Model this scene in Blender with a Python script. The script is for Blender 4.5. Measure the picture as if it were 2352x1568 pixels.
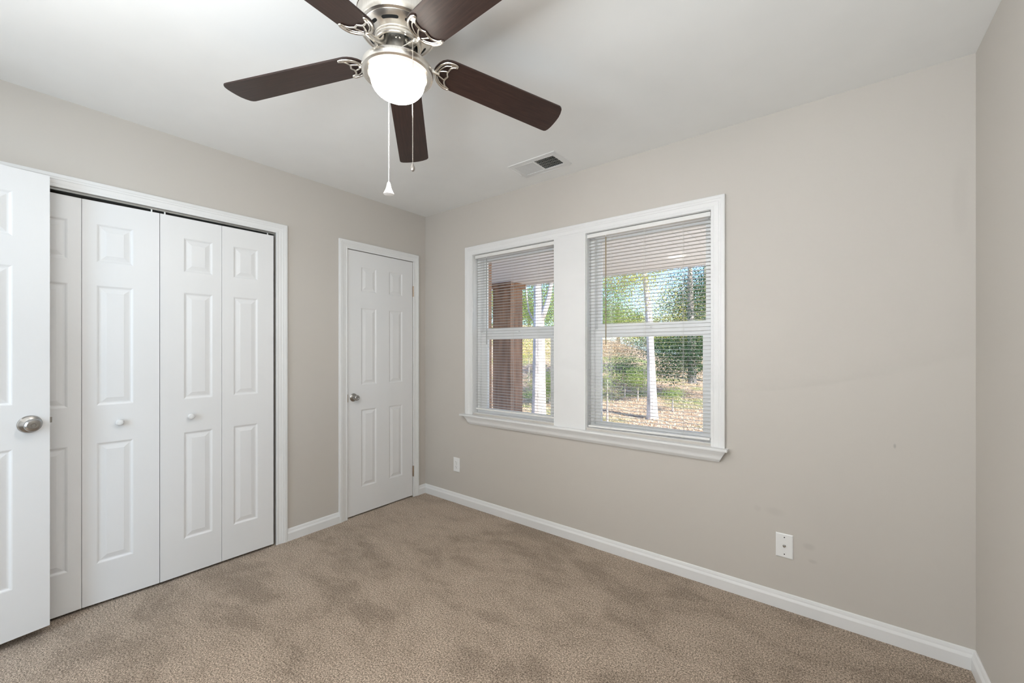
import bpy, bmesh, math, random
from math import sin, cos, pi, radians
from mathutils import Vector, Matrix

for o in list(bpy.data.objects):
    bpy.data.objects.remove(o)
S = bpy.context.scene
COL = S.collection
random.seed(7)

# ------------------------------------------------------------------ camera
F_PX, CX, CY = 945.86, 1176.0, 800.87
YAW = -0.6615                       # from +y towards -x
CAM = (2.8898, -2.445, 1.2884)
cd = bpy.data.cameras.new('camera')
cam = bpy.data.objects.new('camera', cd)
COL.objects.link(cam)
cam.location = CAM
cam.rotation_euler = (pi / 2, 0, -YAW)
cd.sensor_fit = 'HORIZONTAL'
cd.sensor_width = 36.0
cd.lens = 36.0 * F_PX / 2352
cd.shift_x = 0.0
cd.shift_y = (CY - 784.0) / 2352
cd.clip_start = 0.02
cd.clip_end = 300
S.camera = cam

# ------------------------------------------------------------------ world, sun, lamps, exposure
wd = bpy.data.worlds.new('sky')
S.world = wd
wd.use_nodes = True
nt = wd.node_tree
bg = nt.nodes['Background']
sky = nt.nodes.new('ShaderNodeTexSky')
sky.sky_type = 'NISHITA'
sky.sun_disc = False
sky.sun_elevation = radians(40)
sky.sun_rotation = radians(150)
tint = nt.nodes.new('ShaderNodeMix')
tint.data_type = 'RGBA'; tint.blend_type = 'MULTIPLY'; tint.inputs[0].default_value = 1.0
tint.inputs[7].default_value = (0.58, 0.74, 1.0, 1)
nt.links.new(sky.outputs[0], tint.inputs[6])
nt.links.new(tint.outputs[2], bg.inputs[0])
bg.inputs[1].default_value = 0.34

def lamp(name, kind, loc, energy, color, **kw):
    l = bpy.data.lights.new(name, kind)
    l.energy = energy
    l.color = color
    for k, v in kw.items():
        if k not in ('rot',):
            setattr(l, k, v)
    o = bpy.data.objects.new(name, l)
    COL.objects.link(o)
    o.location = loc
    if 'rot' in kw:
        o.rotation_euler = kw['rot']
    return o

def aim(o, target):
    d = Vector(target) - o.location
    o.rotation_euler = d.to_track_quat('-Z', 'Y').to_euler()

sun = lamp('sun', 'SUN', (16, -3, 14), 9.5, (1.0, 0.93, 0.82), angle=radians(0.6))
aim(sun, (0, 0, 0))
# daylight coming through the open bedroom doorway from the hall
hall_light = lamp('hall_daylight', 'AREA', (1.30, -4.05, 1.35), 27.0, (0.62, 0.81, 1.0),
                  shape='RECTANGLE', size=0.6, size_y=1.8)
aim(hall_light, (0.40, -2.5, 0.55))
hall_fill = lamp('hall_side_fill', 'AREA', (-0.55, -3.95, 1.45), 75.0, (0.93, 0.97, 1.0),  # second fill, added in the hall to brighten the right wall
                 shape='RECTANGLE', size=1.2, size_y=1.8)
aim(hall_fill, (3.3, -0.3, 1.35))
# added fill light at the wall behind the camera, which has no window
front_fill = lamp('front_wall_fill', 'AREA', (2.15, -3.04, 1.30), 7.0, (0.86, 0.94, 1.0),
                  shape='RECTANGLE', size=1.9, size_y=1.5, rot=(radians(90), 0, 0))

# light bounced up to the ceiling at the camera end of the room
bounce_light = lamp('ceiling_bounce', 'AREA', (2.35, -2.82, 1.65), 28.5, (0.88, 0.95, 1.0),
                    shape='RECTANGLE', size=1.8, size_y=0.45, rot=(radians(148), 0, 0))

S.view_settings.view_transform = 'Standard'
S.view_settings.look = 'None'
S.view_settings.gamma = 1.0
S.view_settings.use_curve_mapping = False
S.view_settings.exposure = 0.37

# ------------------------------------------------------------------ materials
def new_mat(name):
    m = bpy.data.materials.new(name)
    m.use_nodes = True
    n = m.node_tree.nodes
    return m, n, m.node_tree.links, n['Principled BSDF']

def coords(n, l, scale=(1, 1, 1)):
    g = n.new('ShaderNodeNewGeometry')
    mp = n.new('ShaderNodeMapping')
    mp.inputs['Scale'].default_value = scale
    l.new(g.outputs['Position'], mp.inputs['Vector'])
    return mp.outputs['Vector']

def noise(n, l, vec, scale, detail=2, rough=0.5):
    t = n.new('ShaderNodeTexNoise')
    t.inputs['Scale'].default_value = scale
    t.inputs['Detail'].default_value = detail
    t.inputs['Roughness'].default_value = rough
    l.new(vec, t.inputs['Vector'])
    return t.outputs['Fac']

def ramp(n, l, fac, stops):
    r = n.new('ShaderNodeValToRGB')
    el = r.color_ramp.elements
    while len(el) < len(stops):
        el.new(0.5)
    for e, (p, c) in zip(el, stops):
        e.position = p
        e.color = (*c, 1)
    l.new(fac, r.inputs['Fac'])
    return r.outputs['Color']

def bump(n, l, b, h, strength, dist=0.001):
    bp = n.new('ShaderNodeBump')
    bp.inputs['Strength'].default_value = strength
    bp.inputs['Distance'].default_value = dist
    l.new(h, bp.inputs['Height'])
    l.new(bp.outputs['Normal'], b.inputs['Normal'])

def simple(name, c, rough=0.5, metal=0.0, var=0.04, vscale=6.0, bscale=None, bstr=0.1, bdist=0.0005,
           stretch=(1, 1, 1), spec=0.5, coat=0.0):
    m, n, l, b = new_mat(name)
    v = coords(n, l, stretch)
    f = noise(n, l, v, vscale)
    lo = tuple(max(0, x * (1 - var)) for x in c)
    hi = tuple(min(1, x * (1 + var)) for x in c)
    l.new(ramp(n, l, f, [(0.3, lo), (0.7, hi)]), b.inputs['Base Color'])
    b.inputs['Roughness'].default_value = rough
    b.inputs['Metallic'].default_value = metal
    b.inputs['Specular IOR Level'].default_value = spec
    b.inputs['Coat Weight'].default_value = coat
    if bscale:
        bump(n, l, b, noise(n, l, v, bscale, 3), bstr, bdist)
    return m

M = {}
M['ceiling'] = simple('ceiling_paint', (0.87, 0.87, 0.86), 0.55, var=0.01, bscale=60, bstr=0.05)
M['trim'] = simple('white_gloss_paint', (0.765, 0.765, 0.76), 0.35, var=0.01, bscale=40, bstr=0.04)
M['door'] = simple('white_door_paint', (0.765, 0.765, 0.765), 0.4, var=0.01, bscale=90, bstr=0.16,
                   stretch=(1, 1, 0.06), bdist=0.0004)
M['vinyl'] = simple('white_vinyl', (0.93, 0.93, 0.925), 0.35, var=0.01)
M['plastic'] = simple('white_plastic', (0.82, 0.82, 0.81), 0.3, var=0.01)
M['slat'] = simple('blind_slat_aluminium', (0.58, 0.57, 0.545), 0.4, var=0.02)
M['headrail'] = simple('blind_headrail_steel', (0.78, 0.77, 0.75), 0.4, var=0.02)
M['cord'] = simple('blind_cord', (0.75, 0.74, 0.70), 0.8)
M['dark'] = simple('dark_cavity', (0.012, 0.012, 0.012), 0.9)
M['duct'] = simple('duct_metal', (0.05, 0.055, 0.052), 0.6)
M['track'] = simple('galvanised_track', (0.30, 0.30, 0.29), 0.4, metal=0.7)
M['nickel'] = simple('brushed_nickel', (0.80, 0.76, 0.70), 0.27, metal=1.0, var=0.05, vscale=200,
                     stretch=(1, 1, 0.05), bscale=300, bstr=0.03)
M['nickel_dull'] = simple('satin_nickel', (0.58, 0.55, 0.51), 0.34, metal=1.0)
M['chrome'] = simple('satin_chrome', (0.42, 0.41, 0.395), 0.22, metal=1.0)
M['hinge'] = simple('brass_hinge', (0.42, 0.34, 0.27), 0.35, metal=0.9)
M['screw'] = simple('steel_screw', (0.45, 0.44, 0.42), 0.3, metal=1.0)
M['socket'] = simple('socket_dark', (0.03, 0.03, 0.03), 0.6)
M['soffit'] = None
M['bell'] = simple('frosted_bell', (0.88, 0.86, 0.84), 0.3)
M['pendant'] = simple('pendant_metal', (0.35, 0.32, 0.29), 0.4, metal=0.8)

# wand plastics
def clear_plastic(name, c):
    m, n, l, b = new_mat(name)
    b.inputs['Base Color'].default_value = (*c, 1)
    b.inputs['Roughness'].default_value = 0.25
    b.inputs['Transmission Weight'].default_value = 0.35
    return m
M['wand_amber'] = clear_plastic('amber_wand_plastic', (0.42, 0.33, 0.20))
M['wand_grey'] = clear_plastic('grey_wand_plastic', (0.42, 0.42, 0.40))

# wall paint, with a few scuffs and a faint tall darker patch near the corner
def wall_paint():
    m, n, l, b = new_mat('greige_wall_paint')
    v = coords(n, l)
    f = noise(n, l, v, 1.3, 2)
    base = ramp(n, l, f, [(0.3, (0.545, 0.510, 0.467)), (0.7, (0.560, 0.525, 0.480))])
    g = n.new('ShaderNodeNewGeometry')
    last = base
    for (p, rx, rz, k) in [((3.104, 0, 0.864), 0.006, 0.013, 0.75), ((2.80, 0, 0.335), 0.03, 0.02, 0.90),
                           ((2.815, 0, 0.268), 0.022, 0.012, 0.90), ((2.66, 0, 0.47), 0.05, 0.025, 0.94),
                           ((2.585, 0, 0.47), 0.02, 0.02, 0.95), ((3.30, 0, 1.9), 0.03, 0.18, 0.96)]:
        sb = n.new('ShaderNodeVectorMath'); sb.operation = 'SUBTRACT'
        l.new(g.outputs['Position'], sb.inputs[0]); sb.inputs[1].default_value = p
        ml = n.new('ShaderNodeVectorMath'); ml.operation = 'MULTIPLY'
        l.new(sb.outputs[0], ml.inputs[0]); ml.inputs[1].default_value = (1 / rx, 20.0, 1 / rz)
        ln = n.new('ShaderNodeVectorMath'); ln.operation = 'LENGTH'
        l.new(ml.outputs[0], ln.inputs[0])
        mr = n.new('ShaderNodeMapRange')
        mr.inputs[1].default_value = 0.4; mr.inputs[2].default_value = 1.0
        mr.inputs[3].default_value = 1.0; mr.inputs[4].default_value = 0.0
        l.new(ln.outputs['Value'], mr.inputs[0])
        mx = n.new('ShaderNodeMix'); mx.data_type = 'RGBA'; mx.blend_type = 'MULTIPLY'
        l.new(mr.outputs[0], mx.inputs[0]); l.new(last, mx.inputs[6])
        mx.inputs[7].default_value = (k, k, k, 1)
        last = mx.outputs[2]
    l.new(last, b.inputs['Base Color'])
    b.inputs['Roughness'].default_value = 0.6
    bump(n, l, b, noise(n, l, v, 120, 3), 0.06, 0.0006)
    return m
M['wall'] = wall_paint()

def carpet():
    m, n, l, b = new_mat('taupe_twist_carpet')
    v = coords(n, l)
    # vacuum and foot marks: broad soft patches where the pile leans the other way
    w = noise(n, l, v, 1.1, 2, 0.5)
    wv = n.new('ShaderNodeVectorMath'); wv.operation = 'SCALE'
    g = n.new('ShaderNodeTexNoise'); g.inputs['Scale'].default_value = 1.2
    l.new(v, g.inputs['Vector']); l.new(g.outputs['Color'], wv.inputs[0]); wv.inputs['Scale'].default_value = 0.35
    ad = n.new('ShaderNodeVectorMath'); ad.operation = 'ADD'
    l.new(v, ad.inputs[0]); l.new(wv.outputs[0], ad.inputs[1])
    mp = n.new('ShaderNodeMapping'); mp.inputs['Scale'].default_value = (1.0, 1.7, 1.0)
    mp.inputs['Rotation'].default_value = (0, 0, radians(8))
    l.new(ad.outputs[0], mp.inputs['Vector'])
    patch = noise(n, l, mp.outputs['Vector'], 3.2, 6, 0.62)
    tuft = noise(n, l, v, 150, 3, 0.75)
    fine = noise(n, l, v, 430, 2, 0.7)
    t = n.new('ShaderNodeMath'); t.operation = 'MULTIPLY_ADD'
    l.new(fine, t.inputs[0]); t.inputs[1].default_value = 0.55
    t2 = n.new('ShaderNodeMath'); t2.operation = 'MULTIPLY'
    l.new(tuft, t2.inputs[0]); t2.inputs[1].default_value = 0.45
    l.new(t2.outputs[0], t.inputs[2])
    col = ramp(n, l, t.outputs[0], [(0.41, (0.066, 0.045, 0.030)), (0.50, (0.375, 0.288, 0.216)), (0.585, (0.97, 0.80, 0.645))])
    pc = ramp(n, l, patch, [(0.38, (0.70, 0.68, 0.66)), (0.50, (0.90, 0.89, 0.88)), (0.62, (1.0, 1.0, 1.0))])
    mx = n.new('ShaderNodeMix'); mx.data_type = 'RGBA'; mx.blend_type = 'MULTIPLY'
    mx.inputs[0].default_value = 1.0
    l.new(col, mx.inputs[6]); l.new(pc, mx.inputs[7])
    l.new(mx.outputs[2], b.inputs['Base Color'])
    b.inputs['Roughness'].default_value = 0.95
    b.inputs['Specular IOR Level'].default_value = 0.1
    b.inputs['Sheen Weight'].default_value = 0.15
    bump(n, l, b, t.outputs[0], 0.9, 0.006)
    return m
M['carpet'] = carpet()

def wood():
    m, n, l, b = new_mat('dark_walnut_blade')
    tc = n.new('ShaderNodeTexCoord')
    mp = n.new('ShaderNodeMapping')
    mp.inputs['Scale'].default_value = (1, 14, 1)
    l.new(tc.outputs['UV'], mp.inputs['Vector'])
    f = noise(n, l, mp.outputs['Vector'], 9, 6, 0.7)
    l.new(ramp(n, l, f, [(0.3, (0.016, 0.0075, 0.006)), (0.55, (0.033, 0.016, 0.012)), (0.75, (0.055, 0.026, 0.020))]),
          b.inputs['Base Color'])
    b.inputs['Roughness'].default_value = 0.38
    b.inputs['Specular IOR Level'].default_value = 0.5
    bump(n, l, b, f, 0.08, 0.0005)
    return m
M['wood'] = wood()

def bowl_glass():
    # frosted glass lit from inside: hottest round the bulb at the bottom
    m, n, l, b = new_mat('lit_frosted_glass')
    tc = n.new('ShaderNodeTexCoord')
    sp = n.new('ShaderNodeSeparateXYZ')
    l.new(tc.outputs['Generated'], sp.inputs[0])
    c = ramp(n, l, sp.outputs['Z'], [(0.0, (1.0, 0.96, 0.90)), (0.55, (1.0, 0.92, 0.82)), (1.0, (1.0, 0.86, 0.72))])
    inv = n.new('ShaderNodeMath'); inv.operation = 'SUBTRACT'; inv.inputs[0].default_value = 1.0
    l.new(sp.outputs['Z'], inv.inputs[1])
    pw = n.new('ShaderNodeMath'); pw.operation = 'POWER'; pw.inputs[1].default_value = 3.8
    l.new(inv.outputs[0], pw.inputs[0])
    s = n.new('ShaderNodeMath'); s.operation = 'MULTIPLY_ADD'
    l.new(pw.outputs[0], s.inputs[0]); s.inputs[1].default_value = 245.0; s.inputs[2].default_value = 0.86
    b.inputs['Base Color'].default_value = (0.20, 0.195, 0.19, 1)
    b.inputs['Roughness'].default_value = 0.3
    l.new(c, b.inputs['Emission Color'])
    l.new(s.outputs[0], b.inputs['Emission Strength'])
    return m
M['bowl'] = bowl_glass()

def pane():
    m, n, l, b = new_mat('window_glass')
    n.remove(b)
    tr = n.new('ShaderNodeBsdfTransparent'); tr.inputs[0].default_value = (0.97, 0.98, 0.98, 1)
    gl = n.new('ShaderNodeBsdfGlossy'); gl.inputs['Roughness'].default_value = 0.02
    mx = n.new('ShaderNodeMixShader')
    fr = n.new('ShaderNodeFresnel'); fr.inputs[0].default_value = 1.12
    l.new(fr.outputs[0], mx.inputs[0]); l.new(tr.outputs[0], mx.inputs[1]); l.new(gl.outputs[0], mx.inputs[2])
    l.new(mx.outputs[0], n['Material Output'].inputs['Surface'])
    return m
M['glass'] = pane()

def brick(name, c1, c2, mortar):
    m, n, l, b = new_mat(name)
    g = n.new('ShaderNodeNewGeometry')
    sp = n.new('ShaderNodeSeparateXYZ'); l.new(g.outputs['Position'], sp.inputs[0])
    ad = n.new('ShaderNodeMath'); ad.operation = 'ADD'
    l.new(sp.outputs['X'], ad.inputs[0]); l.new(sp.outputs['Y'], ad.inputs[1])
    cb = n.new('ShaderNodeCombineXYZ'); l.new(ad.outputs[0], cb.inputs[0]); l.new(sp.outputs['Z'], cb.inputs[1])
    t = n.new('ShaderNodeTexBrick')
    t.inputs['Scale'].default_value = 1.0
    t.inputs['Brick Width'].default_value = 0.20
    t.inputs['Row Height'].default_value = 0.068
    t.inputs['Mortar Size'].default_value = 0.005
    t.inputs['Color1'].default_value = (*c1, 1); t.inputs['Color2'].default_value = (*c2, 1)
    t.inputs['Mortar'].default_value = (*mortar, 1)
    l.new(cb.outputs[0], t.inputs['Vector'])
    l.new(t.outputs['Color'], b.inputs['Base Color'])
    b.inputs['Roughness'].default_value = 0.9
    bump(n, l, b, noise(n, l, g.outputs['Position'], 60, 3), 0.6, 0.01)
    return m
M['brick'] = brick('red_brick', (0.46, 0.24, 0.14), (0.38, 0.19, 0.11), (0.36, 0.22, 0.15))

M['cedar'] = simple('brown_cedar', (0.40, 0.235, 0.145), 0.85, var=0.28, vscale=9, stretch=(1.6, 1.6, 0.22), bscale=30, bstr=0.5, bdist=0.004)

def soffit():
    m, n, l, b = new_mat('white_vinyl_soffit')
    g = n.new('ShaderNodeNewGeometry')
    w = n.new('ShaderNodeTexWave'); w.wave_type = 'BANDS'; w.bands_direction = 'X'
    w.wave_profile = 'SAW'
    w.inputs['Scale'].default_value = 3.1
    l.new(g.outputs['Position'], w.inputs['Vector'])
    l.new(ramp(n, l, w.outputs['Fac'], [(0.0, (0.60, 0.60, 0.58)), (0.06, (0.88, 0.88, 0.87)), (1.0, (0.90, 0.90, 0.89))]),
          b.inputs['Base Color'])
    b.inputs['Roughness'].default_value = 0.5
    bump(n, l, b, w.outputs['Fac'], 0.4, 0.004)
    return m
M['soffit'] = soffit()

def ground():
    m, n, l, b = new_mat('leaf_litter_ground')
    v = coords(n, l)
    a = noise(n, l, v, 0.35, 4, 0.6)
    f = noise(n, l, v, 9, 6, 0.75)
    c1 = ramp(n, l, f, [(0.35, (0.20, 0.11, 0.065)), (0.5, (0.50, 0.36, 0.25)), (0.68, (0.78, 0.62, 0.48))])
    c2 = ramp(n, l, f, [(0.35, (0.08, 0.12, 0.03)), (0.6, (0.26, 0.34, 0.10)), (0.75, (0.5, 0.5, 0.2))])
    k = ramp(n, l, a, [(0.5, (0, 0, 0)), (0.62, (1, 1, 1))])
    mx = n.new('ShaderNodeMix'); mx.data_type = 'RGBA'
    l.new(k, mx.inputs[0]); l.new(c1, mx.inputs[6]); l.new(c2, mx.inputs[7])
    l.new(mx.outputs[2], b.inputs['Base Color'])
    b.inputs['Roughness'].default_value = 1.0
    bump(n, l, b, f, 1.0, 0.1)
    return m
M['ground'] = ground()
M['concrete'] = simple('porch_concrete', (0.74, 0.73, 0.70), 0.9, var=0.06)

def leaf(name, c, c2, tr=0.45):
    m, n, l, b = new_mat(name)
    v = coords(n, l)
    f = noise(n, l, v, 2.6, 4, 0.8)
    col = ramp(n, l, f, [(0.35, c), (0.65, c2)])
    l.new(col, b.inputs['Base Color'])
    b.inputs['Roughness'].default_value = 0.5
    t = n.new('ShaderNodeBsdfTranslucent'); l.new(col, t.inputs[0])
    mx = n.new('ShaderNodeMixShader'); mx.inputs[0].default_value = tr
    l.new(b.outputs[0], mx.inputs[1]); l.new(t.outputs[0], mx.inputs[2])
    l.new(mx.outputs[0], n['Material Output'].inputs['Surface'])
    return m
M['leaf_green'] = leaf('green_leaves', (0.13, 0.21, 0.055), (0.40, 0.48, 0.17))
M['leaf_dark'] = leaf('dark_shaded_leaves', (0.020, 0.055, 0.022), (0.07, 0.13, 0.05), 0.25)  # dark green foliage, part of its shade put into the leaf colour
M['leaf_yellow'] = leaf('yellow_green_leaves', (0.36, 0.42, 0.09), (0.72, 0.60, 0.18))
M['leaf_tan'] = leaf('tan_autumn_leaves', (0.50, 0.36, 0.22), (0.80, 0.62, 0.44), 0.3)
M['bark_pale'] = simple('pale_bark', (0.50, 0.45, 0.41), 0.9, var=0.3, vscale=7, stretch=(1, 1, 0.4), bscale=25, bstr=0.6, bdist=0.02)
M['bark_grey'] = simple('grey_bark', (0.40, 0.35, 0.31), 0.9, var=0.3, vscale=7, stretch=(1, 1, 0.4), bscale=25, bstr=0.6, bdist=0.02)

# ------------------------------------------------------------------ helpers
ROOTLOC = {}

def tag(o, label=None, cat=None, group=None, kind=None):
    if label: o['label'] = label
    if cat: o['category'] = cat
    if group: o['group'] = group
    if kind: o['kind'] = kind
    return o

def empty(name, loc, label, cat, group=None, kind=None):
    o = bpy.data.objects.new(name, None)
    o.empty_display_size = 0.05
    COL.objects.link(o)
    o.location = loc
    ROOTLOC[o.name] = Vector(loc)
    return tag(o, label, cat, group, kind)

def obj(name, bm, mat, parent=None, smooth=False, origin=None, label=None):
    """links bm (in world coordinates) as one mesh object, below parent if given"""
    mats = mat if isinstance(mat, (list, tuple)) else [mat]
    me = bpy.data.meshes.new(name)
    bmesh.ops.recalc_face_normals(bm, faces=bm.faces)
    if parent is not None:
        org = ROOTLOC[parent.name]
    else:
        if origin is None:
            zs = [v.co.z for v in bm.verts]; xs = [v.co.x for v in bm.verts]; ys = [v.co.y for v in bm.verts]
            origin = ((min(xs) + max(xs)) / 2, (min(ys) + max(ys)) / 2, min(zs))
        org = Vector(origin)
    bmesh.ops.translate(bm, verts=bm.verts, vec=-Vector(org))
    if smooth:
        for f in bm.faces: f.smooth = True
        for e in bm.edges:
            if len(e.link_faces) == 2 and e.calc_face_angle(0) > radians(26):
                e.smooth = False
    bm.to_mesh(me); bm.free()
    for m in mats: me.materials.append(M[m])
    o = bpy.data.objects.new(name, me)
    COL.objects.link(o)
    if parent is not None:
        o.parent = parent
    else:
        o.location = org
    ROOTLOC[o.name] = Vector(org)
    if label: o['label'] = label
    return o

def struct(name, bm, mat, label, cat, smooth=False, parent=None):
    o = obj(name, bm, mat, parent, smooth)
    if parent is None: tag(o, label, cat, kind='structure')
    return o

def quad(bm, a, b, c, d, mi=0):
    f = bm.faces.new([bm.verts.new(p) for p in (a, b, c, d)])
    f.material_index = mi
    return f

def box(bm, x0, x1, y0, y1, z0, z1, bev=0.0, mi=0):
    r = bmesh.ops.create_cube(bm, size=1)
    vs = r['verts']
    for v in vs:
        v.co = Vector(((x0 + x1) / 2 + v.co.x * (x1 - x0), (y0 + y1) / 2 + v.co.y * (y1 - y0), (z0 + z1) / 2 + v.co.z * (z1 - z0)))
    fs = set(f for v in vs for f in v.link_faces)
    for f in fs: f.material_index = mi
    if bev > 0:
        es = list(set(e for v in vs for e in v.link_edges))
        bmesh.ops.bevel(bm, geom=es, offset=bev, segments=2, affect='EDGES', profile=0.5)

def NB(): return bmesh.new()

def tube(bm, pts, r, seg=10, flat=(1, 1), cap=True):
    rings = []
    n = len(pts)
    pts = [Vector(p) for p in pts]
    rr = r if isinstance(r, (list, tuple)) else [r] * n
    ref = None
    for i, p in enumerate(pts):
        d = (pts[min(i + 1, n - 1)] - pts[max(i - 1, 0)]).normalized()
        if ref is None:
            ref = Vector((0, 0, 1)) if abs(d.z) < 0.9 else Vector((1, 0, 0))
        s = d.cross(ref).normalized(); u = s.cross(d).normalized()
        rings.append([bm.verts.new(p + s * cos(2 * pi * k / seg) * rr[i] * flat[0] + u * sin(2 * pi * k / seg) * rr[i] * flat[1]) for k in range(seg)])
    for i in range(n - 1):
        for k in range(seg):
            bm.faces.new([rings[i][k], rings[i][(k + 1) % seg], rings[i + 1][(k + 1) % seg], rings[i + 1][k]])
    if cap:
        bm.faces.new(rings[0][::-1]); bm.faces.new(rings[-1])

def lathe(bm, prof, origin, axis=(0, 0, 1), seg=48, close=True):
    """prof: list of (radius, height along axis)"""
    ax = Vector(axis).normalized()
    t = Vector((1, 0, 0)) if abs(ax.x) < 0.9 else Vector((0, 1, 0))
    e1 = (t - ax * t.dot(ax)).normalized(); e2 = ax.cross(e1)
    O = Vector(origin); rings = []
    for r, h in prof:
        if r < 1e-6:
            rings.append([bm.verts.new(O + ax * h)])
        else:
            rings.append([bm.verts.new(O + ax * h + e1 * r * cos(2 * pi * k / seg) + e2 * r * sin(2 * pi * k / seg)) for k in range(seg)])
    for a, b in zip(rings[:-1], rings[1:]):
        for k in range(seg):
            k2 = (k + 1) % seg
            if len(a) == 1 and len(b) == 1: continue
            if len(a) == 1: bm.faces.new([a[0], b[k], b[k2]])
            elif len(b) == 1: bm.faces.new([a[k], a[k2], b[0]])
            else: bm.faces.new([a[k], a[k2], b[k2], b[k]])

def slab_with_holes(bm, P, a0, a1, b0, b1, d0, d1, holes):
    """P(a,b,d)->point. front face at d1, back at d0; rectangular holes (a0,a1,b0,b1)"""
    A = sorted(set([a0, a1] + [h[0] for h in holes] + [h[1] for h in holes]))
    B = sorted(set([b0, b1] + [h[2] for h in holes] + [h[3] for h in holes]))
    def solid(i, j):
        if i < 0 or j < 0 or i >= len(A) - 1 or j >= len(B) - 1: return False
        ca, cb = (A[i] + A[i + 1]) / 2, (B[j] + B[j + 1]) / 2
        return not any(h[0] < ca < h[1] and h[2] < cb < h[3] for h in holes)
    for i in range(len(A) - 1):
        for j in range(len(B) - 1):
            if not solid(i, j): continue
            x0, x1, y0, y1 = A[i], A[i + 1], B[j], B[j + 1]
            quad(bm, P(x0, y0, d1), P(x1, y0, d1), P(x1, y1, d1), P(x0, y1, d1))
            quad(bm, P(x0, y0, d0), P(x1, y0, d0), P(x1, y1, d0), P(x0, y1, d0))
            if not solid(i - 1, j): quad(bm, P(x0, y0, d0), P(x0, y1, d0), P(x0, y1, d1), P(x0, y0, d1))
            if not solid(i + 1, j): quad(bm, P(x1, y0, d0), P(x1, y1, d0), P(x1, y1, d1), P(x1, y0, d1))
            if not solid(i, j - 1): quad(bm, P(x0, y0, d0), P(x1, y0, d0), P(x1, y0, d1), P(x0, y0, d1))
            if not solid(i, j + 1): quad(bm, P(x0, y1, d0), P(x1, y1, d0), P(x1, y1, d1), P(x0, y1, d1))
    bmesh.ops.remove_doubles(bm, verts=bm.verts, dist=1e-5)

CASING = [(0.0, 0.0), (0.0, 0.0090), (0.0015, 0.0100), (0.010, 0.0104), (0.012, 0.0092), (0.016, 0.0092), (0.018, 0.0104), (0.030, 0.0116),
          (0.034, 0.0124), (0.036, 0.0142), (0.045, 0.0150), (0.047, 0.0166), (0.0585, 0.0172), (0.0615, 0.0165), (0.0630, 0.0145), (0.063, 0.0)]

def casing(bm, P, a0, a1, zb, zt, kl=1.0, kr=1.0, kt=1.0, prof=CASING):
    rows = []
    for w, d in prof:
        rows.append([bm.verts.new(P(*q)) for q in ((a0 - w * kl, zb, d), (a0 - w * kl, zt + w * kt, d), (a1 + w * kr, zt + w * kt, d), (a1 + w * kr, zb, d))])
    n = len(rows)
    for i in range(n):
        for k in range(3):
            bm.faces.new([rows[i][k], rows[i][k + 1], rows[(i + 1) % n][k + 1], rows[(i + 1) % n][k]])
    bm.faces.new([r[0] for r in rows]); bm.faces.new([r[3] for r in rows])

def door_leaf(bm, P, w, z0, z1, th, panels, edge_bev=0.0015):
    """raised panel door leaf. P(a,z,d): a along width 0..w, d out of the face. panels (a0,a1,z0,z1)"""
    A = sorted(set([0, w] + [p[0] for p in panels] + [p[1] for p in panels]))
    B = sorted(set([z0, z1] + [p[2] for p in panels] + [p[3] for p in panels]))
    for side, s in ((0.0, 1), (-th, -1)):
        for i in range(len(A) - 1):
            for j in range(len(B) - 1):
                ca, cb = (A[i] + A[i + 1]) / 2, (B[j] + B[j + 1]) / 2
                if any(p[0] < ca < p[1] and p[2] < cb < p[3] for p in panels): continue
                quad(bm, P(A[i], B[j], side), P(A[i + 1], B[j], side), P(A[i + 1], B[j + 1], side), P(A[i], B[j + 1], side))
        for p in panels:
            steps = [(0, 0), (0.002, -0.0004), (0.005, -0.0016), (0.0085, -0.0038), (0.0115, -0.0050), (0.016, -0.0052), (0.019, -0.0047), (0.034, -0.0014), (0.037, -0.0005), (0.039, -0.0004)]
            prev = None
            for ins, dd in steps:
                x0, x1, y0, y1 = p[0] + ins, p[1] - ins, p[2] + ins, p[3] - ins
                ring = [bm.verts.new(P(x, y, side + dd * s)) for x, y in ((x0, y0), (x1, y0), (x1, y1), (x0, y1))]
                if prev:
                    for k in range(4):
                        bm.faces.new([prev[k], prev[(k + 1) % 4], ring[(k + 1) % 4], ring[k]])
                prev = ring
            bm.faces.new(prev)
    for (a, b, c, d) in (((0, z0), (w, z0), 0, 0), ((w, z0), (w, z1), 0, 0), ((w, z1), (0, z1), 0, 0), ((0, z1), (0, z0), 0, 0)):
        quad(bm, P(a[0], a[1], 0), P(b[0], b[1], 0), P(b[0], b[1], -th), P(a[0], a[1], -th))
    bmesh.ops.remove_doubles(bm, verts=bm.verts, dist=1e-5)

# ------------------------------------------------------------------ room shell
H = 2.4735
W = 3.3429
D = 3.08
HINGED = (-0.7583, -0.1395, 0.0, 2.046)          # hole of the small closet door (y0,y1,z0,z1)
CLOSET = (-2.4460, -1.2625, 0.0, 2.0505)
WL = (0.5830, 1.3640, 0.7700, 2.0500)             # window openings (x0,x1,z0,z1)
WR = (1.6086, 2.3680, 0.7700, 2.0500)
DOORWAY = (0.165, 0.985, 0.0, 2.085)

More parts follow.
